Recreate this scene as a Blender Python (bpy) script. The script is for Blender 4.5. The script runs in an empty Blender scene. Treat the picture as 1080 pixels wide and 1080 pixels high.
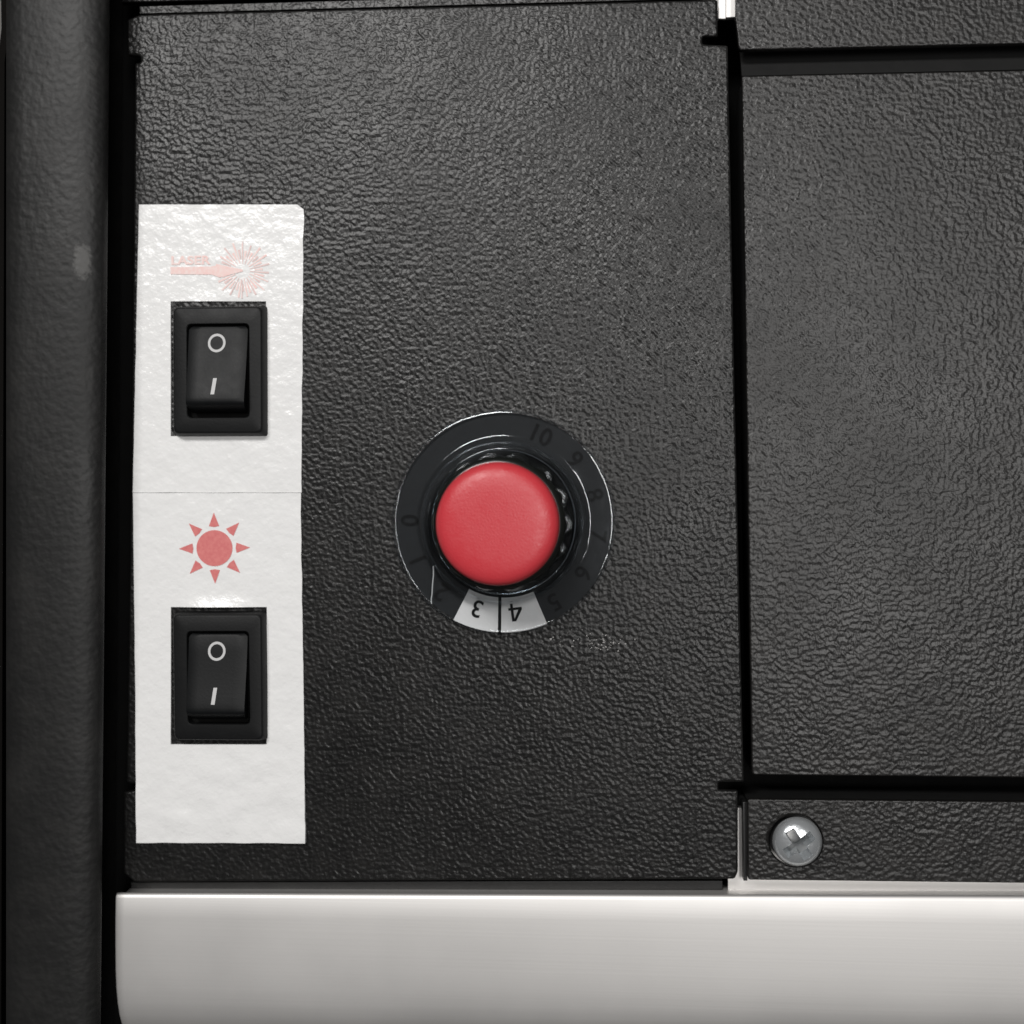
import bpy, bmesh, math, random
from mathutils import Vector, Matrix, Euler, noise

random.seed(7)
scene = bpy.context.scene
COL = scene.collection
R = math.radians

# ------------------------------------------------------------------ camera
D = 0.18                                   # metres above the control panel
FPX = 1216.0                               # focal length in photo pixels (1080 wide)
cam_d = bpy.data.cameras.new('camera')
cam = bpy.data.objects.new('camera', cam_d)
COL.objects.link(cam)
cam.location = (0, 0, D)
cam.rotation_euler = Euler((math.atan(-15 / FPX), math.atan(80 / FPX), 0), 'XYZ')
cam_d.sensor_width = 36
cam_d.lens = 36 * FPX / 1080
cam_d.clip_start = 0.01
cam_d.clip_end = 20
cam_d.dof.use_dof = True
cam_d.dof.focus_distance = D - 0.003
cam_d.dof.aperture_fstop = 9.0
scene.camera = cam

# ------------------------------------------------------------------ room light
world = bpy.data.worlds.new('World')
scene.world = world
world.use_nodes = True
bg = world.node_tree.nodes['Background']
bg.inputs['Color'].default_value = (0.985, 0.99, 1.0, 1)
bg.inputs['Strength'].default_value = 0.055

def lamp(name, loc, target, sx, sy, power, col=(1, 0.982, 0.962)):
    l = bpy.data.lights.new(name, 'AREA')
    l.shape = 'RECTANGLE'
    l.size, l.size_y = sx, sy
    l.energy = power
    l.color = col
    o = bpy.data.objects.new(name, l)
    COL.objects.link(o)
    o.location = loc
    z = (Vector(loc) - Vector(target)).normalized()
    x = (Vector((1, 0, 0)) - z * z.x).normalized()
    o.rotation_euler = Matrix((x, z.cross(x), z)).transposed().to_euler()
    return o

lamp('ceiling_lamp', (-0.22, 0.42, 0.70), (-0.03, 0.03, 0), 0.34, 0.14, 4.9)
lamp('ceiling_lamp', (0.24, 0.06, 0.85), (0.05, 0, 0), 0.12, 0.36, 3.0)

scene.view_settings.view_transform = 'Standard'
scene.view_settings.look = 'None'
scene.view_settings.gamma = 1
scene.view_settings.use_curve_mapping = False
scene.view_settings.exposure = 0
scene.render.engine = 'CYCLES'

# ------------------------------------------------------------------ survey helper
CAMR = cam.rotation_euler.to_matrix()
def P(px, py, z=0.0):
    """where the photo point (px, py) stands on the level z"""
    d = CAMR @ Vector(((px - 540) / FPX, (540 - py) / FPX, -1))
    t = (z - D) / d.z
    return Vector((d.x * t, d.y * t, z))

# ------------------------------------------------------------------ materials
def mat(name):
    m = bpy.data.materials.new(name)
    m.use_nodes = True
    nt = m.node_tree
    b = nt.nodes['Principled BSDF']
    return m, nt, b

def N(nt, t, **kw):
    n = nt.nodes.new(t)
    for k, v in kw.items():
        if k in n.inputs:
            n.inputs[k].default_value = v
        else:
            setattr(n, k, v)
    return n

def grain(name, base, rough, scale, dist, rough_var=0.1, spec=0.4, warp=0.0001, extra=None):
    """black plastic or powder coat with a wrinkled leather grain"""
    m, nt, b = mat(name)
    L = nt.links.new
    tc = N(nt, 'ShaderNodeTexCoord')
    w = N(nt, 'ShaderNodeTexNoise', Scale=scale * 0.45, Detail=0.0)
    sub = N(nt, 'ShaderNodeVectorMath', operation='SUBTRACT'); sub.inputs[1].default_value = (.5, .5, .5)
    sc = N(nt, 'ShaderNodeVectorMath', operation='SCALE'); sc.inputs['Scale'].default_value = warp * 2.2
    ad = N(nt, 'ShaderNodeVectorMath', operation='ADD')
    L(tc.outputs['Object'], w.inputs['Vector']); L(w.outputs['Color'], sub.inputs[0]); L(sub.outputs[0], sc.inputs[0])
    L(tc.outputs['Object'], ad.inputs[0]); L(sc.outputs[0], ad.inputs[1])
    n1 = N(nt, 'ShaderNodeTexNoise', Scale=scale, Detail=0.6, Roughness=0.5)
    L(ad.outputs[0], n1.inputs['Vector'])
    h2 = N(nt, 'ShaderNodeMapRange', interpolation_type='LINEAR')
    h2.inputs['From Min'].default_value = 0; h2.inputs['From Max'].default_value = .75
    L(n1.outputs['Fac'], h2.inputs['Value'])
    bp = N(nt, 'ShaderNodeBump', Strength=1.0, Distance=dist)
    L(h2.outputs[0], bp.inputs['Height']); L(bp.outputs['Normal'], b.inputs['Normal'])
    big = N(nt, 'ShaderNodeTexNoise', Scale=45.0, Detail=2.0, Roughness=0.6)
    L(tc.outputs['Object'], big.inputs['Vector'])
    mr = N(nt, 'ShaderNodeMapRange')
    mr.inputs['From Min'].default_value = 0.3; mr.inputs['From Max'].default_value = 0.7
    mr.inputs['To Min'].default_value = rough - rough_var; mr.inputs['To Max'].default_value = rough + rough_var
    L(big.outputs['Fac'], mr.inputs['Value']); L(mr.outputs[0], b.inputs['Roughness'])
    # a little dull dust in the colour
    cr = N(nt, 'ShaderNodeMix', data_type='RGBA')
    cr.inputs[6].default_value = (*base, 1)
    cr.inputs[7].default_value = (base[0] * 1.9, base[1] * 1.85, base[2] * 1.8, 1)
    dn = N(nt, 'ShaderNodeTexNoise', Scale=160.0, Detail=3.0, Roughness=0.7)
    L(tc.outputs['Object'], dn.inputs['Vector']); 
    dr = N(nt, 'ShaderNodeMapRange'); dr.inputs['From Min'].default_value = 0.42; dr.inputs['From Max'].default_value = 0.75
    L(dn.outputs['Fac'], dr.inputs['Value']); L(dr.outputs[0], cr.inputs[0])
    L(cr.outputs[2], b.inputs['Base Color'])
    b.inputs['Specular IOR Level'].default_value = spec
    if extra: extra(nt, b, tc, cr)
    return m

def plain(name, col, rough, metallic=0.0, spec=0.5, bump=None, coat=0.0):
    m, nt, b = mat(name)
    b.inputs['Base Color'].default_value = (*col, 1)
    b.inputs['Metallic'].default_value = metallic
    b.inputs['Specular IOR Level'].default_value = spec
    b.inputs['Coat Weight'].default_value = coat
    tc = N(nt, 'ShaderNodeTexCoord')
    n = N(nt, 'ShaderNodeTexNoise', Scale=260.0, Detail=5.0, Roughness=0.65)
    nt.links.new(tc.outputs['Object'], n.inputs['Vector'])
    mr = N(nt, 'ShaderNodeMapRange')
    mr.inputs['To Min'].default_value = rough * 0.8; mr.inputs['To Max'].default_value = min(1, rough * 1.2)
    nt.links.new(n.outputs['Fac'], mr.inputs['Value']); nt.links.new(mr.outputs[0], b.inputs['Roughness'])
    if bump:
        n2 = N(nt, 'ShaderNodeTexNoise', Scale=bump[0], Detail=3.0)
        nt.links.new(tc.outputs['Object'], n2.inputs['Vector'])
        bp = N(nt, 'ShaderNodeBump', Strength=1.0, Distance=bump[1])
        nt.links.new(n2.outputs['Fac'], bp.inputs['Height']); nt.links.new(bp.outputs['Normal'], b.inputs['Normal'])
    return m

def scuff(nt, b, tc, cr):
    """the grey rubbed spot on the side post"""
    L = nt.links.new
    c = P(85, 275, 0.0095) - P(50, 540, 0)
    sub = N(nt, 'ShaderNodeVectorMath', operation='SUBTRACT'); sub.inputs[1].default_value = c
    mul = N(nt, 'ShaderNodeVectorMath', operation='MULTIPLY'); mul.inputs[1].default_value = (1 / .0012, 1 / .0027, 0)
    ln = N(nt, 'ShaderNodeVectorMath', operation='LENGTH')
    L(tc.outputs['Object'], sub.inputs[0]); L(sub.outputs[0], mul.inputs[0]); L(mul.outputs[0], ln.inputs[0])
    n = N(nt, 'ShaderNodeTexNoise', Scale=1500.0, Detail=3.0)
    L(tc.outputs['Object'], n.inputs['Vector'])
    ma = N(nt, 'ShaderNodeMath', operation='MULTIPLY_ADD'); ma.inputs[1].default_value = 1.2
    L(n.outputs['Fac'], ma.inputs[0]); L(ln.outputs['Value'], ma.inputs[2])
    mr = N(nt, 'ShaderNodeMapRange'); mr.inputs['From Min'].default_value = 1.75; mr.inputs['From Max'].default_value = 1.35
    L(ma.outputs[0], mr.inputs['Value'])
    mx = N(nt, 'ShaderNodeMix', data_type='RGBA'); mx.inputs[7].default_value = (.068, .067, .065, 1)
    L(mr.outputs[0], mx.inputs[0]); L(cr.outputs[2], mx.inputs[6]); L(mx.outputs[2], b.inputs['Base Color'])

M_PANEL = grain('black_powder_coat', (.0075, .0074, .0073), .38, 1500, .00015, rough_var=.04, spec=.36)
M_DOOR = grain('black_powder_coat_door', (.0088, .0084, .0081), .41, 1520, .00014, spec=.46, rough_var=.04)
M_POST = grain('black_post_coat', (.008, .008, .0079), .52, 1100, .00007, rough_var=.05, spec=.34, extra=scuff)
M_EDGE = plain('black_sheet_edge', (.010, .010, .010), .5)
M_FOLD = plain('black_smooth_fold', (.009, .009, .009), .6, spec=.3, bump=(900, .00003))
M_VOID = plain('black_chassis', (.004, .004, .004), .8, spec=.1)
M_SWITCH = plain('black_switch_plastic', (.0065, .0068, .0072), .5, spec=.22, bump=(2600, .00002))
M_ROCKER = plain('black_rocker_plastic', (.0045, .005, .0055), .48, spec=.2, bump=(2600, .000012))
M_MARK = plain('white_print', (.52, .52, .52), .6)
M_INK = plain('black_ink', (.004, .004, .004), .7, spec=.15)
M_BODY = plain('black_knob_body', (.006, .007, .006), .22)
M_STEEL = plain('zinc_steel', (.76, .79, .81), .25, metallic=.78, bump=(1800, .00004))
M_GREY = plain('grey_paint', (.05, .047, .044), .5)

def print_mat(name, col, var):
    m, nt, b = mat(name)
    tc = N(nt, 'ShaderNodeTexCoord')
    n = N(nt, 'ShaderNodeTexNoise', Scale=1900.0, Detail=3.0)
    nt.links.new(tc.outputs['Object'], n.inputs['Vector'])
    mx = N(nt, 'ShaderNodeMix', data_type='RGBA')
    mx.inputs[6].default_value = (*col, 1); mx.inputs[7].default_value = (*var, 1)
    mr = N(nt, 'ShaderNodeMapRange'); mr.inputs['From Min'].default_value = .35; mr.inputs['From Max'].default_value = .65
    nt.links.new(n.outputs['Fac'], mr.inputs['Value']); nt.links.new(mr.outputs[0], mx.inputs[0])
    nt.links.new(mx.outputs[2], b.inputs['Base Color'])
    b.inputs['Roughness'].default_value = .5
    return m
M_SUN = print_mat('faded_red_ink', (.60, .155, .155), (.66, .20, .19))
M_LASER = print_mat('pale_pink_ink', (.84, .58, .55), (.84, .68, .65))
M_LASER2 = print_mat('pale_grey_pink_ink', (.68, .52, .50), (.78, .60, .58))

def label_mat():
    m, nt, b = mat('white_vinyl')
    L = nt.links.new
    tc = N(nt, 'ShaderNodeTexCoord')
    n1 = N(nt, 'ShaderNodeTexNoise', Scale=330.0, Detail=4.0, Roughness=.55)
    n2 = N(nt, 'ShaderNodeTexNoise', Scale=1100.0, Detail=2.0)
    L(tc.outputs['Object'], n1.inputs['Vector']); L(tc.outputs['Object'], n2.inputs['Vector'])
    ma = N(nt, 'ShaderNodeMath', operation='MULTIPLY_ADD'); ma.inputs[1].default_value = .22
    L(n2.outputs['Fac'], ma.inputs[0]); L(n1.outputs['Fac'], ma.inputs[2])
    bp = N(nt, 'ShaderNodeBump', Strength=1.0, Distance=.00030)
    L(ma.outputs[0], bp.inputs['Height']); L(bp.outputs['Normal'], b.inputs['Normal'])
    n3 = N(nt, 'ShaderNodeTexNoise', Scale=120.0, Detail=6.0, Roughness=.7)
    L(tc.outputs['Object'], n3.inputs['Vector'])
    mx = N(nt, 'ShaderNodeMix', data_type='RGBA')
    mx.inputs[6].default_value = (.83, .83, .825, 1); mx.inputs[7].default_value = (.77, .768, .765, 1)
    L(n3.outputs['Fac'], mx.inputs[0]); L(mx.outputs[2], b.inputs['Base Color'])
    b.inputs['Roughness'].default_value = .27
    return m
M_LABEL = label_mat()

def alu_mat():
    m, nt, b = mat('satin_aluminium')
    L = nt.links.new
    tc = N(nt, 'ShaderNodeTexCoord')
    mp = N(nt, 'ShaderNodeMapping'); mp.inputs['Scale'].default_value = (6, 900, 900)
    n = N(nt, 'ShaderNodeTexNoise', Scale=3.0, Detail=4.0, Roughness=.6)
    L(tc.outputs['Object'], mp.inputs['Vector']); L(mp.outputs[0], n.inputs['Vector'])
    bp = N(nt, 'ShaderNodeBump', Strength=.2, Distance=.00003)
    L(n.outputs['Fac'], bp.inputs['Height']); L(bp.outputs['Normal'], b.inputs['Normal'])
    n2 = N(nt, 'ShaderNodeTexNoise', Scale=60.0, Detail=5.0)
    L(tc.outputs['Object'], n2.inputs['Vector'])
    mr = N(nt, 'ShaderNodeMapRange'); mr.inputs['To Min'].default_value = .50; mr.inputs['To Max'].default_value = .62
    L(n2.outputs['Fac'], mr.inputs['Value']); L(mr.outputs[0], b.inputs['Roughness'])
    b.inputs['Base Color'].default_value = (.77, .755, .74, 1)
    b.inputs['Metallic'].default_value = .85
    return m
M_ALU = alu_mat()

def clear_mat():
    """clear plastic dial: see-through with a gloss"""
    m = bpy.data.materials.new('clear_smoke_plastic'); m.use_nodes = True
    nt = m.node_tree; nt.nodes.clear(); L = nt.links.new
    out = N(nt, 'ShaderNodeOutputMaterial')
    tr = N(nt, 'ShaderNodeBsdfTransparent'); tr.inputs['Color'].default_value = (.95, .955, .96, 1)
    gl = N(nt, 'ShaderNodeBsdfGlossy'); gl.inputs['Color'].default_value = (.93, .97, 1, 1)
    fr = N(nt, 'ShaderNodeFresnel'); fr.inputs['IOR'].default_value = 1.5
    tc = N(nt, 'ShaderNodeTexCoord')
    n = N(nt, 'ShaderNodeTexNoise', Scale=110.0, Detail=3.0)
    L(tc.outputs['Object'], n.inputs['Vector'])
    bp = N(nt, 'ShaderNodeBump', Strength=1.0, Distance=.00035)
    L(n.outputs['Fac'], bp.inputs['Height']); L(bp.outputs['Normal'], gl.inputs['Normal'])
    n2 = N(nt, 'ShaderNodeTexNoise', Scale=240.0, Detail=5.0)
    L(tc.outputs['Object'], n2.inputs['Vector'])
    mr = N(nt, 'ShaderNodeMapRange'); mr.inputs['To Min'].default_value = .05; mr.inputs['To Max'].default_value = .13
    L(n2.outputs['Fac'], mr.inputs['Value']); L(mr.outputs[0], gl.inputs['Roughness'])
    mx = N(nt, 'ShaderNodeMixShader')
    L(fr.outputs[0], mx.inputs[0]); L(tr.outputs[0], mx.inputs[1]); L(gl.outputs[0], mx.inputs[2])
    L(mx.outputs[0], out.inputs['Surface'])
    return m
M_CLEAR = clear_mat()

def cap_mat():
    m, nt, b = mat('red_satin_plastic')
    L = nt.links.new
    tc = N(nt, 'ShaderNodeTexCoord')
    n = N(nt, 'ShaderNodeTexNoise', Scale=3300.0, Detail=3.0)
    L(tc.outputs['Object'], n.inputs['Vector'])
    bp = N(nt, 'ShaderNodeBump', Strength=1.0, Distance=.000045)
    L(n.outputs['Fac'], bp.inputs['Height']); L(bp.outputs['Normal'], b.inputs['Normal'])
    b.inputs['Base Color'].default_value = (.55, .040, .052, 1)
    n2 = N(nt, 'ShaderNodeTexNoise', Scale=420.0, Detail=6.0, Roughness=.7)
    L(tc.outputs['Object'], n2.inputs['Vector'])
    mr = N(nt, 'ShaderNodeMapRange'); mr.inputs['From Min'].default_value = .3; mr.inputs['From Max'].default_value = .7
    mr.inputs['To Min'].default_value = .30; mr.inputs['To Max'].default_value = .50
    L(n2.outputs['Fac'], mr.inputs['Value']); L(mr.outputs[0], b.inputs['Roughness'])
    return m
M_CAP = cap_mat()

# ------------------------------------------------------------------ mesh helpers
def link(name, me, m, parent=None, loc=None):
    o = bpy.data.objects.new(name, me)
    if m and not me.materials: me.materials.append(m)
    COL.objects.link(o)
    if parent: o.parent = parent
    if loc is not None: o.location = loc
    return o

def tag(o, label=None, cat=None, group=None, kind=None):
    for k, v in (('label', label), ('category', cat), ('group', group), ('kind', kind)):
        if v: o[k] = v
    return o

def thing(name, loc, label, cat, group=None):
    o = bpy.data.objects.new(name, None)
    o.empty_display_size = .01
    COL.objects.link(o); o.location = loc
    return tag(o, label, cat, group)

def rounded(pts, r, n=5):
    """round the corners of a closed outline; r number or list"""
    out = []
    k = len(pts)
    for i in range(k):
        a, b, c = Vector(pts[i - 1][:2]), Vector(pts[i][:2]), Vector(pts[(i + 1) % k][:2])
        rr = r[i] if isinstance(r, (list, tuple)) else r
        if rr <= 0: out.append(b); continue
        u, w = (a - b), (c - b)
        d = min(rr, u.length * .48, w.length * .48)
        p, q = b + u.normalized() * d, b + w.normalized() * d
        for j in range(n + 1):
            t = j / n
            out.append(p * (1 - t) ** 2 + b * 2 * t * (1 - t) + q * t * t)
    return out

def sheet(outline, z0, z1, holes=(), bevel=0.0, off=(0, 0)):
    """flat plate with the outline, optional holes and rounded edges"""
    cu = bpy.data.curves.new('tmp', 'CURVE'); cu.dimensions = '2D'; cu.fill_mode = 'BOTH'
    for pts in [outline, *holes]:
        s = cu.splines.new('POLY'); s.points.add(len(pts) - 1); s.use_cyclic_u = True
        for p, q in zip(s.points, pts): p.co = (q[0] - off[0], q[1] - off[1], 0, 1)
    cu.extrude = (z1 - z0) / 2 - bevel
    cu.bevel_depth = bevel; cu.bevel_resolution = 3 if bevel else 0
    if bevel: cu.offset = -bevel
    o = bpy.data.objects.new('tmp', cu); COL.objects.link(o)
    dg = bpy.context.evaluated_depsgraph_get()
    me = bpy.data.meshes.new_from_object(o.evaluated_get(dg))
    bpy.data.objects.remove(o); bpy.data.curves.remove(cu)
    me.transform(Matrix.Translation((0, 0, (z0 + z1) / 2)))
    return me

def from_bm(bm, smooth=None):
    bmesh.ops.recalc_face_normals(bm, faces=bm.faces)
    me = bpy.data.meshes.new('mesh'); bm.to_mesh(me); bm.free()
    if smooth is not None:
        me.shade_smooth()
        me.set_sharp_from_angle(angle=R(smooth))
    return me

def loft(rings, closed=True, caps=True, smooth=40):
    bm = bmesh.new()
    vs = [[bm.verts.new(p) for p in r] for r in rings]
    n = len(rings[0])
    for a, b in zip(vs, vs[1:]):
        for i in range(n if closed else n - 1):
            j = (i + 1) % n
            bm.faces.new((a[i], a[j], b[j], b[i]))
    if caps:
        bm.faces.new(vs[0]); bm.faces.new(vs[-1])
    return from_bm(bm, smooth)

def lathe(prof, seg=128, smooth=40, mod=None, closed=False):
    rings = []
    for i in range(seg):
        a = 2 * math.pi * i / seg
        ring = []
        for r, z in prof:
            rr = mod(r, z, a) if mod else r
            ring.append((rr * math.cos(a), rr * math.sin(a), z))
        rings.append(ring)
    bm = bmesh.new()
    vs = [[bm.verts.new(p) for p in r] for r in rings]
    m = len(prof)
    for i in range(seg):
        a, b = vs[i], vs[(i + 1) % seg]
        for k in range(m if closed else m - 1):
            q = (k + 1) % m
            bm.faces.new((a[k], b[k], b[q], a[q]))
    bmesh.ops.remove_doubles(bm, verts=bm.verts, dist=1e-7)
    return from_bm(bm, smooth)

def text_mesh(body, size, bold=0.0):
    cu = bpy.data.curves.new('tmp', 'FONT'); cu.body = body; cu.size = size
    cu.align_x = 'CENTER'; cu.align_y = 'CENTER'; cu.offset = bold
    cu.resolution_u = 6
    o = bpy.data.objects.new('tmp', cu); COL.objects.link(o)
    dg = bpy.context.evaluated_depsgraph_get()
    me = bpy.data.meshes.new_from_object(o.evaluated_get(dg))
    bpy.data.objects.remove(o); bpy.data.curves.remove(cu)
    xs = [v.co.x for v in me.vertices]; ys = [v.co.y for v in me.vertices]
    me.transform(Matrix.Translation((-(min(xs) + max(xs)) / 2, -(min(ys) + max(ys)) / 2, 0)))
    return me

MM = .001
def Q(pts, z=0.0):
    return [P(x, y, z) for x, y in pts]

# ================================================================== the setting
back = Q([(-200, -200), (1300, -200), (1300, 1300), (-200, 1300)], -.014)
o = link('chassis', sheet(back, -.0155, -.014), M_VOID)
tag(o, kind='structure')

# ================================================================== lower aluminium rail
PX = .148 * MM
rail = thing('aluminium_rail', P(600, 1000, -.004), 'satin aluminium rail running along the bottom under the black panels', 'rail')
rail_prof = [(1.2, -6), (1.2, .9), (.45, 1.4), (.16, 1.75), (.12, 2.05), (.18, 2.3), (.4, 2.5), (.8, 2.62), (4, 2.75), (8, 2.78), (12, 2.76), (15, 2.68),
             (17.5, 2.5), (19.5, 2.2), (21.5, 1.6), (23.3, .6), (24.6, -.8), (25.4, -2.6), (25.6, -6)]
la, lb = P(122.5, 941.5, .0024), P(1250, 945, .0024)
rings = []
for dx, k in ((0.0, .994), (.05, .998), (.15, .9995), (.35, 1.0)):
    rings.append([Vector((la.x + dx * MM + max(0, d_ - 11) ** 2 * .000005, la.y - (13 + (d_ - 13) * k) * MM, (-3 + (h_ + 3) * k) * MM)) for d_, h_ in rail_prof])
for f in (.25, .5, .75, 1):
    q = la.lerp(lb, f)
    rings.append([Vector((q.x, q.y - d_ * MM, h_ * MM)) for d_, h_ in rail_prof])
prof_me = loft(rings, smooth=50)
prof_me.transform(Matrix.Translation(-rail.location))
link('front_profile', prof_me, M_ALU, rail)
fl = Q([(768, 852), (1250, 852), (1250, 945), (768, 945)], -.0032)
link('back_flange', sheet(fl, -.0046, -.0032, off=rail.location), M_ALU, rail).location.z = -rail.location.z

# strip of a light rail behind the top gap
top = thing('upper_rail', P(770, 0, -.0035), 'pale metal rail end glimpsed in the gap at the top', 'rail')
tz = -.0022
pts = Q([(745, -60), (790, -60), (790, 17.5), (745, 19)], tz)
link('face_plate', sheet(pts, tz - .0012, tz, bevel=.0001, off=top.location), M_ALU, top).location.z = -top.location.z
pts = Q([(758, -60), (766, -60), (766, 18), (758, 18)], tz + .0012)
link('edge_rib', sheet(pts, tz, tz + .0006, bevel=.0001, off=top.location), M_ALU, top).location.z = -top.location.z

# ================================================================== left post
post_z = .0095
post = thing('side_post', P(50, 540, 0), 'thick black textured post standing proud along the left edge', 'post')
def post_ring(py):
    xr = P(108 - 9.5 * py / 1080, py, post_z); xl = P(1.5, py, post_z - .001)
    w = xr.x - xl.x
    prof = [(0, -22), (0, -3.5), (.15, -2.2), (.7, -1.1), (1.8, -.4), (4, -.08), (w / MM / 2, 0.05), (w / MM - 5.5, -.1), (w / MM - 3.4, -.4),
            (w / MM - 1.8, -1.0), (w / MM - .65, -1.8), (w / MM - .1, -2.6), (w / MM - .3, -3.4), (w / MM - 1.2, -4.0), (w / MM - 6, -5), (w / MM - 6, -22)]
    return [Vector((xl.x + a * MM, xr.y, post_z + b * MM)) for a, b in prof]
rings = [post_ring(py) for py in (-150, 0, 200, 400, 600, 800, 1000, 1230)]
me = loft(rings, smooth=60); me.transform(Matrix.Translation(-post.location))
body = link('post_body', me, M_POST, post)

side = tag(link('neighbour_cabinet', sheet(Q([(-150, -150), (-1, -150), (1.5, 30), (-2, 60), (-6, 1200), (-150, 1200)], .004), .002, .004), M_GREY),
           'sliver of grey panel beyond the post in the upper left corner', 'cabinet')

# ================================================================== control panel
panel = thing('control_panel', P(455, 470, -.001), 'black grained control panel carrying the switches and the red dial', 'panel')
TH = .0012
outl = [(147, 15), (757, -1), (757.5, 38), (741, 38.5), (741, 46), (768, 47.5), (774.5, 380), (784, 790), (785, 825), (758, 825.5), (758, 833.5),
        (778.5, 834), (778.5, 920), (775, 927.5), (141, 930.5), (130, 921), (130, 835), (143, 834), (143, 827), (133, 826.5), (138, 500), (142, 66),
        (148, 65.5), (147.5, 58.5), (134, 58), (133.5, 20)]
face_pts = rounded(Q(outl), [.0003] * len(outl), 3)
f = link('face_plate', sheet(face_pts, -TH, 0, bevel=.0004, off=panel.location), M_PANEL, panel)
f.location.z = -panel.location.z
def box_q(name, corners, z0, z1, m, par, bevel=.0001):
    o = link(name, sheet(Q(corners, z1), z0, z1, bevel=bevel, off=par.location), m, par)
    o.location.z = -par.location.z
    return o
box_q('side_flange', [(765, 52), (767.5, 52), (783, 822), (780, 822)], -.011, -TH - .0001, M_EDGE, panel)
box_q('side_flange', [(145, 70), (149, 70), (141, 820), (137, 820)], -.011, -TH - .0001, M_EDGE, panel)
box_q('top_lip', [(147, 6.5), (755, -10), (755, -2), (147, 14.6)], -.0016, -.0004, M_PANEL, panel)
box_q('bottom_lip', [(138, 930.5), (762, 929), (762, 938.5), (138, 938.5)], -.0045, -.0030, M_EDGE, panel)

cover = thing('upper_cover', P(450, -40, 0), 'edge of a black cover along the top left above the control panel', 'panel')
box_q('cover_plate', [(128, -120), (750, -120), (750, -14), (128, 2.5)], -.0016, -.0002, M_PANEL, cover, .0002)

# ================================================================== right panels
upper = thing('upper_strip', P(930, 20, 0), 'black grained strip above the dark groove in the upper right', 'panel')
o = box_q('face_plate', [(775.5, -120), (1250, -120), (1250, 41.5), (781, 52.5), (779, 50), (776, 20)], -.0012, 0, M_DOOR, upper, .0002)
low = thing('lower_strip', P(930, 885, 0), 'narrow black grained strip holding the screw at the lower right', 'panel')
hole_c = P(839.5, 887, 0); hole_r = 27.5 * PX
hole = [(hole_c.x + hole_r * math.cos(a), hole_c.y + hole_r * math.sin(a)) for a in [i * math.tau / 48 for i in range(48)]]
sp = rounded(Q([(788.5, 843), (1250, 847.5), (1250, 933.5), (789, 928)]), .0004, 3)
o = link('face_plate', sheet(sp, -.0012, 0, holes=[hole], bevel=.0002, off=low.location), M_DOOR, low); o.location.z = -low.location.z
box_q('side_fold', [(783.6, 846), (788.3, 846), (788.3, 929), (784.4, 929)], -.010, -.0013, M_EDGE, low)
box_q('fold', [(789, 843), (1250, 847.5), (1250, 853), (789, 848)], -.010, -.0013, M_EDGE, low)

door = thing('access_door', P(935, 450, -.002), 'large black grained door at the right between two dark grooves', 'door')
dz = -.0012
dp = rounded(Q([(782.5, 80), (1250, 70), (1250, 822), (793, 817.5), (787.5, 420)], dz), [.0002, .0002, .0002, .0006, 0], 3)
o = link('face_plate', sheet(dp, dz - .0012, dz, bevel=.00025, off=door.location), M_DOOR, door); o.location.z = -door.location.z
# sloped fold that tucks under the upper strip
a, b = P(782.5, 80, dz - .0003), P(1250, 69.5, dz - .0003)
e, g = P(780, 46, dz - .0036), P(1250, 34, dz - .0036)
th = Vector((0, 0, -.0008))
bm = bmesh.new()
vs = [bm.verts.new(p - door.location) for p in (a, b, g, e, a + th, b + th, g + th, e + th)]
for q in ((0, 1, 2, 3), (7, 6, 5, 4), (0, 4, 5, 1), (1, 5, 6, 2), (2, 6, 7, 3), (3, 7, 4, 0)): bm.faces.new([vs[i] for i in q])
link('top_fold', from_bm(bm), M_FOLD, door)
box_q('side_flange', [(784, 84), (786.5, 84), (796, 814), (793.5, 814)], -.011, dz - .0013, M_EDGE, door)
box_q('bottom_flange', [(794, 812), (1250, 817), (1250, 819), (794, 814)], -.011, dz - .0013, M_EDGE, door)

# ================================================================== screw
sc = P(842.3, 890, .0036); sc.z = 0
screw = thing('cross_head_screw', sc, 'shiny zinc cross head screw in the lower right strip', 'screw')
hr = 25.4 * PX
head_prof = [(r_ * hr, z_ + .0014) for r_, z_ in ((.55, .0006), (.97, .0006), (1, .0009), (.985, .0013), (.9, .00185), (.72, .0024), (.5, .0027), (.25, .00285), (0, .0029))]
hm = lathe(head_prof, 64, 45)
head = link('head', hm, M_STEEL, screw)
# cross recess cut into the head
cut = bmesh.new()
for ang in (R(35), R(125)):
    for s in (1,):
        m4 = Matrix.Rotation(ang, 4, 'Z')
        w, l = hr * .22, hr * .76
        top_ = [(-l, -w), (l, -w), (l, w), (-l, w)]
        bot_ = [(-l * .6, -w * .75), (l * .6, -w * .75), (l * .6, w * .75), (-l * .6, w * .75)]
        v1 = [cut.verts.new(m4 @ Vector((x, y, .0048))) for x, y in top_]
        v0 = [cut.verts.new(m4 @ Vector((x, y, .0018))) for x, y in bot_]
        cut.faces.new(v1); cut.faces.new(v0[::-1])
        for i in range(4):
            j = (i + 1) % 4
            cut.faces.new((v0[i], v0[j], v1[j], v1[i]))
cutter = link('cutter', from_bm(cut), M_STEEL)
hb = bmesh.new(); hb.from_mesh(head.data)
be = [e_ for e_ in hb.edges if e_.is_boundary]
bmesh.ops.holes_fill(hb, edges=be); bmesh.ops.recalc_face_normals(hb, faces=hb.faces)
hb.to_mesh(head.data); hb.free()
cutter.location = sc
bpy.context.view_layer.update()
md = head.modifiers.new('cut', 'BOOLEAN'); md.object = cutter; md.operation = 'DIFFERENCE'; md.solver = 'EXACT'; md.use_self = True
dg = bpy.context.evaluated_depsgraph_get()
nm = bpy.data.meshes.new_from_object(head.evaluated_get(dg))
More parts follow.
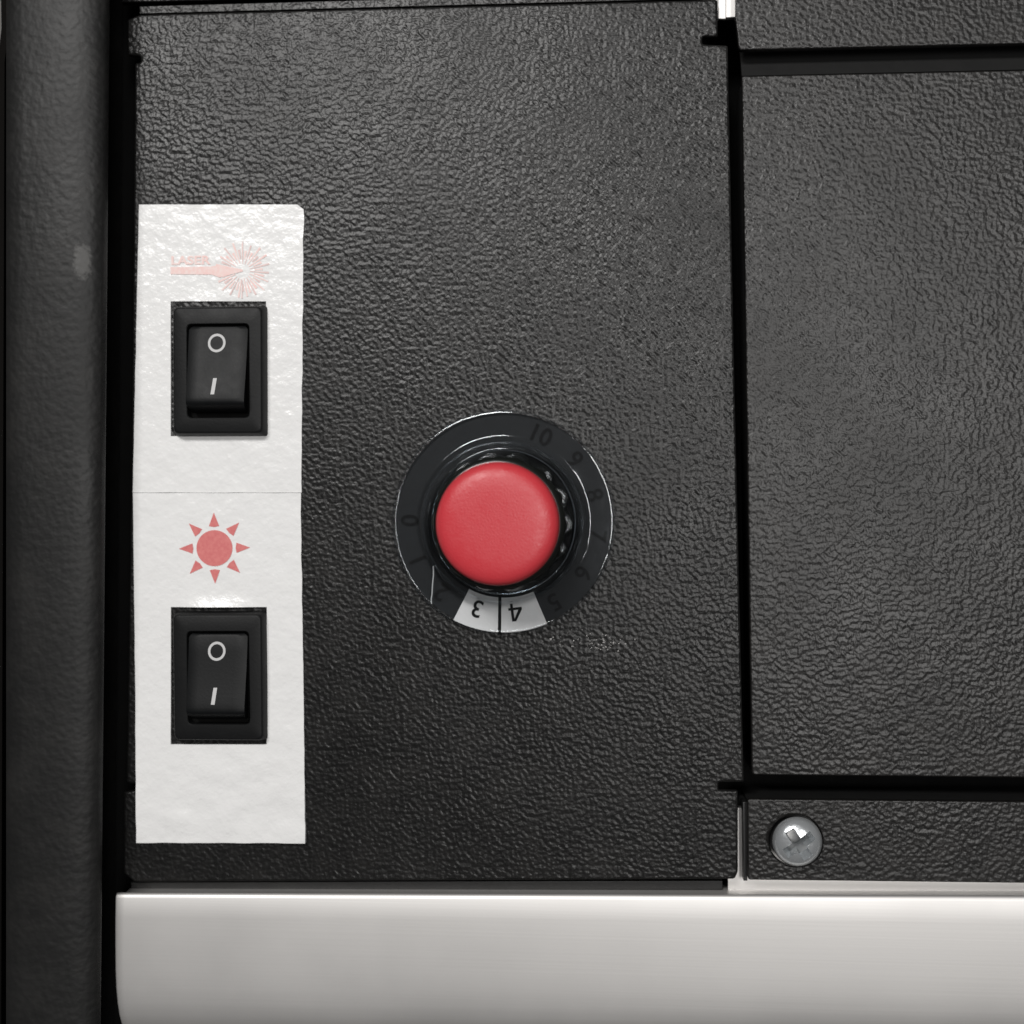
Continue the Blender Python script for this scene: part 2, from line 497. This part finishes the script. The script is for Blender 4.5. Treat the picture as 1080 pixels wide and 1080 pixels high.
head.modifiers.clear(); head.data = nm
nm.shade_smooth(); nm.set_sharp_from_angle(angle=R(35))
bpy.data.objects.remove(cutter)
link('shank', lathe([(0, -.006), (hr * .5, -.006), (hr * .5, .0022)], 32), M_STEEL, screw)
wr = 26.5 * PX
link('washer', lathe([(hr * .52, -.0016), (wr, -.0016), (wr, -.0011), (hr * .52, -.0011)], 48, closed=True), M_EDGE, screw)

# ================================================================== labels
LZ = .00018
def label_height(x, y, bulges):
    h = LZ + .00005 * noise.noise(Vector((x * 160, y * 160, 3.1)))
    low_ = max(0, min(1, (-.030 - y) / .02))          # the foot of the label has not been pressed flat
    h += low_ * (.0003 + .00032 * noise.noise(Vector((x * 230, y * 300, 7.7))) + .00010 * noise.noise(Vector((x * 620, y * 700, 1.7))))
    for bx, by, w, hh, amp in bulges:
        u, v = (x - bx) / w, (y - by) / hh
        if abs(u) < 1 and 0 <= v < 1: h += amp * (1 - u * u) * math.sin(math.pi * min(1, v * .5 + .5)) * (1 - v)
    return h

def make_label(root, edge_l, edge_r, y0, y1, hole, bulges, corner=None):
    """vinyl label: fine grid with a cut-out, edges slightly ragged"""
    hx0, hx1, hy0, hy1 = hole                     # photo pixels
    def span(a, b, step):
        n = max(1, round(abs(b - a) / step)); return [a + (b - a) * i / n for i in range(n)]
    us = span(0, 1, .045)
    rows = span(y0, hy0, 5) + span(hy0, hy1, 5) + span(hy1, y1, 5) + [y1]
    lx = lambda y: edge_l[0] + (edge_l[1] - edge_l[0]) * (y - y0) / (y1 - y0) + .35 * noise.noise(Vector((y * .05, 1, 0)))
    rx = lambda y: edge_r[0] + (edge_r[1] - edge_r[0]) * (y - y0) / (y1 - y0) + .9 * noise.noise(Vector((y * .045, 9, 0))) + .4 * noise.noise(Vector((y * .3, 5, 0)))
    bm = bmesh.new(); grid = []
    for y in rows:
        xs = span(lx(y), hx0, 5.5)
        nL = 7; nM = 18; nR = 8
        a, d = lx(y), rx(y)
        if corner and y < y0 + 6 and y < y0 + corner[1]:
            d -= corner[0] * (1 - (y - y0) / corner[1])
        xs = [a + (hx0 - a) * i / nL for i in range(nL)] + [hx0 + (hx1 - hx0) * i / nM for i in range(nM)] + [hx1 + (d - hx1) * i / nR for i in range(nR + 1)]
        line = []
        for x in xs:
            yy = y + (.3 * noise.noise(Vector((x * .06, y, 2))) if y in (rows[0], rows[-1]) else 0)
            p = P(x, yy, 0); p.z = label_height(p.x, p.y, bulges)
            line.append(bm.verts.new(p - root.location))
        grid.append(line)
    for i in range(len(rows) - 1):
        for j in range(len(grid[0]) - 1):
            if hy0 - .1 <= rows[i] < hy1 - .1 and 7 <= j < 25: continue
            bm.faces.new((grid[i][j], grid[i + 1][j], grid[i + 1][j + 1], grid[i][j + 1]))
    bmesh.ops.recalc_face_normals(bm, faces=bm.faces)
    top_faces = list(bm.faces)
    if top_faces[0].normal.z < 0: bmesh.ops.reverse_faces(bm, faces=top_faces)
    # thickness
    ret = bmesh.ops.extrude_face_region(bm, geom=[f_ for f_ in bm.faces])
    for v in [g_ for g_ in ret['geom'] if isinstance(g_, bmesh.types.BMVert)]: v.co.z = .00003 - root.location.z
    me = from_bm(bm, 40)
    return me

def bulge_at(px, py, wpx, hpx, amp):
    p = P(px, py); return (p.x, p.y, wpx * PX, hpx * PX, amp)
b1 = [bulge_at(232, 318, 56, 16, .0001)]
b2 = [bulge_at(229, 641, 46, 17, .0006)]
laser = thing('laser_label', P(232, 370, 0), 'white vinyl label with the faded pink laser symbol above the upper switch', 'label')
link('label_sheet', make_label(laser, (147, 140.5), (320.5, 318), 216, 519.5, (180.5, 281, 318, 460), b1, corner=(6, 5)), M_LABEL, laser)
light = thing('lamp_label', P(232, 700, 0), 'white vinyl label with the red sun symbol above the lower switch', 'label')
link('label_sheet', make_label(light, (141, 145.5), (317.5, 323), 519.9, 888, (181, 282, 640, 784.5), b2), M_LABEL, light)

def flat_print(name, polys, m, par, bulges, lift=.00007):
    """ink shapes (photo points) lying on the label"""
    bm = bmesh.new()
    for poly in polys:
        vs = []
        for x, y in poly:
            p = P(x, y, 0); p.z = label_height(p.x, p.y, bulges) + lift
            vs.append(bm.verts.new(p - par.location))
        bm.faces.new(vs)
    for f_ in bm.faces:
        f_.normal_update()
        if f_.normal.z < 0: f_.normal_flip()
    me = bpy.data.meshes.new('print'); bm.to_mesh(me); bm.free()
    return link(name, me, m, par)

# sun symbol
cx, cy = 227, 578
flat_print('sun_disc', [[(cx + 19 * math.cos(a), cy + 19 * math.sin(a)) for a in [i * math.tau / 40 for i in range(40)]]], M_SUN, light, b2)
for k in range(8):
    a = k * math.tau / 8 + R(-1)
    ux, uy = math.cos(a), math.sin(a)
    r0, r1, w = 23.2, 37.5, 5.4
    flat_print('sun_ray', [[(cx + ux * r0 - uy * w, cy + uy * r0 + ux * w), (cx + ux * r1, cy + uy * r1), (cx + ux * r0 + uy * w, cy + uy * r0 - ux * w),
                            (cx + ux * (r0 - 1.0), cy + uy * (r0 - 1.0))]], M_SUN, light, b2)
light.location.z += .00014
# laser symbol
cx, cy = 256.5, 286
flat_print('laser_beam', [[(180.5, 282), (224, 281.5), (232, 279.5), (256, 284.5), (257, 286.5), (232, 293), (224, 290), (180.5, 289.5)]], M_LASER, laser, b1, .00009)
for k in range(38):
    a = k * math.tau / 38 + R(4)
    if abs((a - math.pi + math.pi) % math.tau - math.pi) < R(9): continue
    ux, uy = math.cos(a), math.sin(a)
    r0 = 8 + 5 * (k % 2) + random.uniform(-1, 1); r1 = (29 if k % 2 == 0 else 23) + random.uniform(-2, 2)
    w = .75 + .4 * random.random() + (.4 if k % 2 else 0)
    flat_print('burst_ray', [[(cx + ux * r0 - uy * w * .4, cy + uy * r0 + ux * w * .4), (cx + ux * r1 - uy * w, cy + uy * r1 + ux * w),
                              (cx + ux * r1 + uy * w, cy + uy * r1 - ux * w), (cx + ux * r0 + uy * w * .4, cy + uy * r0 - ux * w * .4)]],
               M_LASER if k % 3 else M_LASER2, laser, b1, .00007)
# the fine dark cross line of the star
flat_print('burst_ray', [[(256.1, 255), (257, 255), (256.9, 276), (256.2, 276)]], M_LASER2, laser, b1, .0001)
flat_print('burst_ray', [[(255.6, 296), (256.4, 296), (256.4, 315), (255.2, 315)]], M_LASER2, laser, b1, .0001)
tm = text_mesh('LASER', 12.6 * PX, bold=.00006)
w = max(v.co.x for v in tm.vertices) * 2
tm.transform(Matrix.Diagonal((43 * PX / w, 1, 1, 1)))
tc_ = P(202, 274.8)
for v in tm.vertices:
    v.co.z = label_height(v.co.x + tc_.x, v.co.y + tc_.y, b1) + .00009
lt = link('lettering', tm, M_LASER, laser); lt.location = (tc_.x - laser.location.x, tc_.y - laser.location.y, 0)

# ================================================================== rocker switches
BZ = .0022
def make_switch():
    p0, p1 = P(183, 325, BZ), P(275.5, 456, BZ)
    c_ = (p0 + p1) / 2; c_.z = 0
    W, H = p1.x - p0.x, p0.y - p1.y
    root = thing('rocker_switch', c_, '', 'switch', 'black rocker switches on the white labels')
    # bezel: drafted ring with a window
    w0, w1 = P(197, 342, BZ).x - c_.x, P(262.5, 342, BZ).x - c_.x
    h0, h1 = P(230, 440.5, BZ).y - c_.y, P(230, 341.5, BZ).y - c_.y
    def rect(x0, y0, x1, y1, r): return [Vector((v.x, v.y)) for v in rounded([(x0, y0), (x1, y0), (x1, y1), (x0, y1)], r, 4)]
    O = lambda g, z, r=.0009: [Vector((v.x, v.y, z)) for v in rect(-W / 2 - g, -H / 2 - g, W / 2 + g, H / 2 + g, r)]
    I = lambda g, z: [Vector((v.x, v.y, z)) for v in rect(w0 - g, h0 - g, w1 + g, h1 + g, .0008)]
    rings = [O(.0005, 0.00005, .0004), O(.00042, .0008), O(.00015, BZ - .0003), O(0, BZ - .00008), O(-.0002, BZ),
             I(.0001, BZ), I(0, BZ - .0001), I(0, -.001)]
    link('bezel', loft(rings, caps=False, smooth=35), M_SWITCH, root)
    well = rect(w0 - .0001, h0 - .0001, w1 + .0001, h1 + .0001, .0006)
    link('well_floor', sheet(well, .0001, .0003), M_VOID, root)
    # rocker: lower end raised, face gently hollow, end wall sloping
    xa, xb = w0 + .0003, w1 - .0002
    L_ = h1 - h0 - .0007
    yt = h1 - .00035
    prof = [(0, BZ - .0016), (0, BZ - .0003), (.012, BZ + .0000), (.04, BZ + .00014), (.2, BZ + .00045), (.4, BZ + .00088), (.55, BZ + .00125), (.68, BZ + .00162),
            (.76, BZ + .00186), (.81, BZ + .00199), (.845, BZ + .00204), (.87, BZ + .00198), (.89, BZ + .0018), (.91, BZ + .0014), (.962, BZ - .0001), (.968, BZ - .0016)]
    rings = []
    nx = 10
    for i in range(nx + 1):
        t = i / nx
        ring = []
        for s, z in prof:
            lift = max(0, z - BZ)
            # sides draft inwards with height
            x0 = xa + lift * .06; x1 = xb - lift * .05
            rc = .00055 * max(0, 1 - s / .045) ** 2 + .0004 * max(0, (s - .86) / .1) ** 2
            x0 += rc; x1 -= rc
            e_ = abs(2 * t - 1)
            zz = z - (.00025 * max(0, (e_ - .78) / .22) ** 2 if z > BZ - .0002 else 0)
            tt = .5 + (t - .5)
            ring.append(Vector((x0 + (x1 - x0) * tt, yt - s * L_, zz)))
        rings.append(ring)
    # closing bottom
    bm = bmesh.new()
    vs = [[bm.verts.new(p) for p in r_] for r_ in rings]
    for a_, b_ in zip(vs, vs[1:]):
        for k in range(len(prof) - 1): bm.faces.new((a_[k], a_[k + 1], b_[k + 1], b_[k]))
        bm.faces.new((a_[-1], a_[0], b_[0], b_[-1]))
    bm.faces.new(vs[0]); bm.faces.new(vs[-1])
    rk = link('rocker', from_bm(bm, 38), M_ROCKER, root)
    def face_z(y):
        s = (yt - y) / L_
        for (s0, z0), (s1, z1) in zip(prof[1:], prof[2:]):
            if s0 <= s <= s1: return z0 + (z1 - z0) * (s - s0) / (s1 - s0)
        return BZ
    # off ring
    oc = P(228.8, 361.8, BZ + .0004) - c_
    bm = bmesh.new(); n = 40; a_ = []; b_ = []
    for i in range(n):
        t = i * math.tau / n
        for lst, r_ in ((a_, 10.0 * PX), (b_, 7.3 * PX)):
            x, y = oc.x + r_ * math.cos(t) * .95, oc.y + r_ * math.sin(t)
            lst.append(bm.verts.new((x, y, face_z(y) + .00006)))
    for i in range(n): bm.faces.new((a_[i], a_[(i + 1) % n], b_[(i + 1) % n], b_[i]))
    link('off_mark', from_bm(bm), M_MARK, rk)
    bm = bmesh.new()
    pts = []
    zz = BZ + .0012
    t0, t1 = P(227.3, 399, zz) - c_, P(224.2, 416, zz + .0006) - c_
    hw = 2.0 * PX
    cols = []
    for i in range(7):
        f_ = i / 6; x = t0.x + (t1.x - t0.x) * f_; y = t0.y + (t1.y - t0.y) * f_
        cols.append((bm.verts.new((x - hw, y, face_z(y) + .00007)), bm.verts.new((x + hw, y, face_z(y) + .00007))))
    for a2, b2_ in zip(cols, cols[1:]): bm.faces.new((a2[0], a2[1], b2_[1], b2_[0]))
    link('on_mark', from_bm(bm), M_MARK, rk)
    return root

def copy_tree(o, parent=None):
    c_ = o.copy(); COL.objects.link(c_); c_.parent = parent
    for ch in list(o.children): copy_tree(ch, c_)
    return c_
sw = make_switch()
sw['label'] = 'black rocker switch in the upper label, right under the pink laser symbol'
sw2 = copy_tree(sw)
sw2['label'] = 'black rocker switch in the lower label, right under the red sun symbol'
p = (P(183.5, 647, BZ) + P(275.5, 782, BZ)) / 2
sw2.location = (p.x, p.y, 0)
sw2.rotation_euler.z = R(.5)

# ================================================================== dial knob
kc = P(531.3, 550.5, 0)
knob = thing('dial_knob', kc, 'red capped rotary dial with a clear numbered skirt', 'knob')
RS = 117.2 * PX
prof = [(RS - .0003, .0006), (RS, .0008), (RS + .00005, .0012), (RS - .00005, .00145), (RS - .00025, .00154), (RS - .0006, .00156), (RS - .0011, .00156), (.0150, .00160), (.0140, .001625), (.0136, .00164), (.0132, .00170),
        (.0126, .00225), (.01235, .0028), (.0122, .0036), (.01205, .0044), (.0118, .0047), (.0113, .0047), (.0111, .0044), (.0111, .0010), (.0113, .0007), (.0115, .0006), (.0119, .0006), (RS - .0009, .0006), (RS - .0006, .00058)]
skirt = link('skirt', lathe(prof, 160, 35, closed=True), M_CLEAR, knob)
def flute(r, z, a):
    k = 0.5 + 0.5 * math.cos(a * 14 + .4)
    return r - (.00075 * (1 - k ** .55) if z < .0105 else 0)
bp_ = [(0.0, .0009), (.0108, .0009), (.0110, .0012), (.0108, .004), (.0104, .0075), (.0101, .0098), (.0098, .0106), (.0094, .0110), (.0088, .0111), (0, .0111)]
link('grip', lathe(bp_, 336, 45, mod=flute), M_BODY, knob)
CR = 61.0 * PX
cp = [(CR, .0105), (CR, .0124), (CR * .995, .0130), (CR * .975, .0136), (CR * .93, .0141), (CR * .86, .01445), (CR * .75, .01468), (CR * .6, .01480), (CR * .4, .01486), (CR * .2, .01488), (0, .01489)]
link('cap', lathe(cp, 128, 60), M_CAP, knob)
def skirt_z(r):
    pts_ = sorted(prof[3:12])
    for (r0, z0), (r1, z1) in zip(pts_, pts_[1:]):
        if r0 <= r <= r1: return z0 + (z1 - z0) * (r - r0) / (r1 - r0)
    return .0017
rn = 100 * PX
for n_ in range(11):
    a = R(66 - 24.7 * (10 - n_))
    rr = rn - (4 * PX if n_ in (3, 4) else 0)
    m4 = Matrix.Translation((rr * math.cos(a), rr * math.sin(a), 0)) @ Matrix.Rotation(a - math.pi / 2, 4, 'Z')
    if n_ == 4:                                    # stem, slanted stroke and crossbar
        h = 19 * PX; b_ = h * .13
        bm = bmesh.new()
        for quad in ([(.12, -.5), (.12 + .15, -.5), (.12 + .15, .5), (.12, .5)], [(-.36, -.12), (-.22, -.24), (.12, .36), (.12, .5), (.04, .5)],
                     [(-.36, -.26), (.40, -.26), (.40, -.12), (-.36, -.12)]):
            bm.faces.new([bm.verts.new((x * h, y * h, 0)) for x, y in quad])
        tm = bpy.data.meshes.new('print'); bm.to_mesh(tm); bm.free()
    else:
        tm = text_mesh(str(n_), 26 * PX, bold=.00004)
    tm.transform(m4)
    for k, v in enumerate(tm.vertices): v.co.z = .00050 + ((k // 4) * .000004 if n_ == 4 else 0)
    link('numeral', tm, M_INK, skirt)
# smooth dark backing disc under the clear skirt
M_DISC = plain('dark_dial_backing', (.0105, .0118, .013), .6, spec=.2)
link('backing_disc', sheet([((RS - .0003) * math.cos(i * math.tau / 96), (RS - .0003) * math.sin(i * math.tau / 96)) for i in range(96)], .00005, .00028), M_DISC, knob)
# hairline crack by the 2
bm = bmesh.new()
for i in range(1):
    p0 = P(457, 597, .0022) - kc; p1 = P(454.6, 637, .0018) - kc
    m_ = [p0.lerp(p1, t / 8) for t in range(9)]
    prev = None
    for q in m_:
        z = skirt_z(min(RS - .0007, math.hypot(q.x, q.y))) + .00003
        j = random.uniform(-.00006, .00006)
        cur = [bm.verts.new((q.x + j - .00009, q.y, z)), bm.verts.new((q.x + j, q.y, z + .00012)), bm.verts.new((q.x + j + .00009, q.y, z))]
        if prev:
            bm.faces.new((prev[0], prev[1], cur[1], cur[0])); bm.faces.new((prev[1], prev[2], cur[2], cur[1]))
        prev = cur
link('crack', from_bm(bm, 10), plain('crack_edge', (.5, .52, .53), .2), skirt)

# white index patch under the skirt
idx = thing('index_sticker', P(527, 645, 0), 'white index sticker with a black line under the clear skirt', 'sticker')
a0, a1 = R(242.8), R(293.2)
ro, ri = 116.8 * PX, 80 * PX
out = [(ro * math.cos(a0 + (a1 - a0) * i / 16), ro * math.sin(a0 + (a1 - a0) * i / 16)) for i in range(17)]
inn = [(ri * math.cos(a1 + (a0 - a1) * i / 10), ri * math.sin(a1 + (a0 - a1) * i / 10)) for i in range(11)]
off = (idx.location.x - kc.x, idx.location.y - kc.y)
M_STK = plain('white_sticker', (.70, .69, .68), .45, bump=(700, .0001))
link('patch', sheet(out + inn, .0003, .00038, off=off), M_STK, idx)
l0, l1 = P(527.5, 625, 0), P(527, 669.5, 0)
hw = 1.7 * PX
link('index_line', sheet([(l0.x - hw, l0.y), (l1.x - hw, l1.y), (l1.x + hw, l1.y), (l0.x + hw, l0.y)],   .00039, .00042, off=idx.location), M_INK, idx)

# ================================================================== dust flakes below the dial
bm = bmesh.new()
spots = [(random.gauss(634, 13), random.gauss(680, 5), random.uniform(.5, 1.5)) for _ in range(60)] + \
        [(random.uniform(585, 625), random.uniform(664, 682), random.uniform(.4, .9)) for _ in range(12)] + [(581, 674, 2.0), (583.5, 672, 1.2)]
for x, y, s in spots:
    p = P(x, y, 0); r_ = s * PX * .95
    ax = Euler((random.uniform(-.7, .7), random.uniform(-.7, .7), random.uniform(0, 6))).to_matrix()
    pts_ = [Vector((r_, 0, 0)), Vector((-r_ * .6, r_ * .8, 0)), Vector((-r_ * .5, -r_ * .7, 0)), Vector((0, 0, r_ * .8))]
    vs = [bm.verts.new(p + ax @ q + Vector((0, 0, r_ * .35))) for q in pts_]
    for q in ((0, 1, 2), (0, 3, 1), (1, 3, 2), (2, 3, 0)): bm.faces.new([vs[i] for i in q])
dust = link('dust', from_bm(bm), plain('pale_dust', (.5, .49, .48), .15))
tag(dust, 'scatter of tiny pale flakes below the dial', 'dust', kind='stuff')
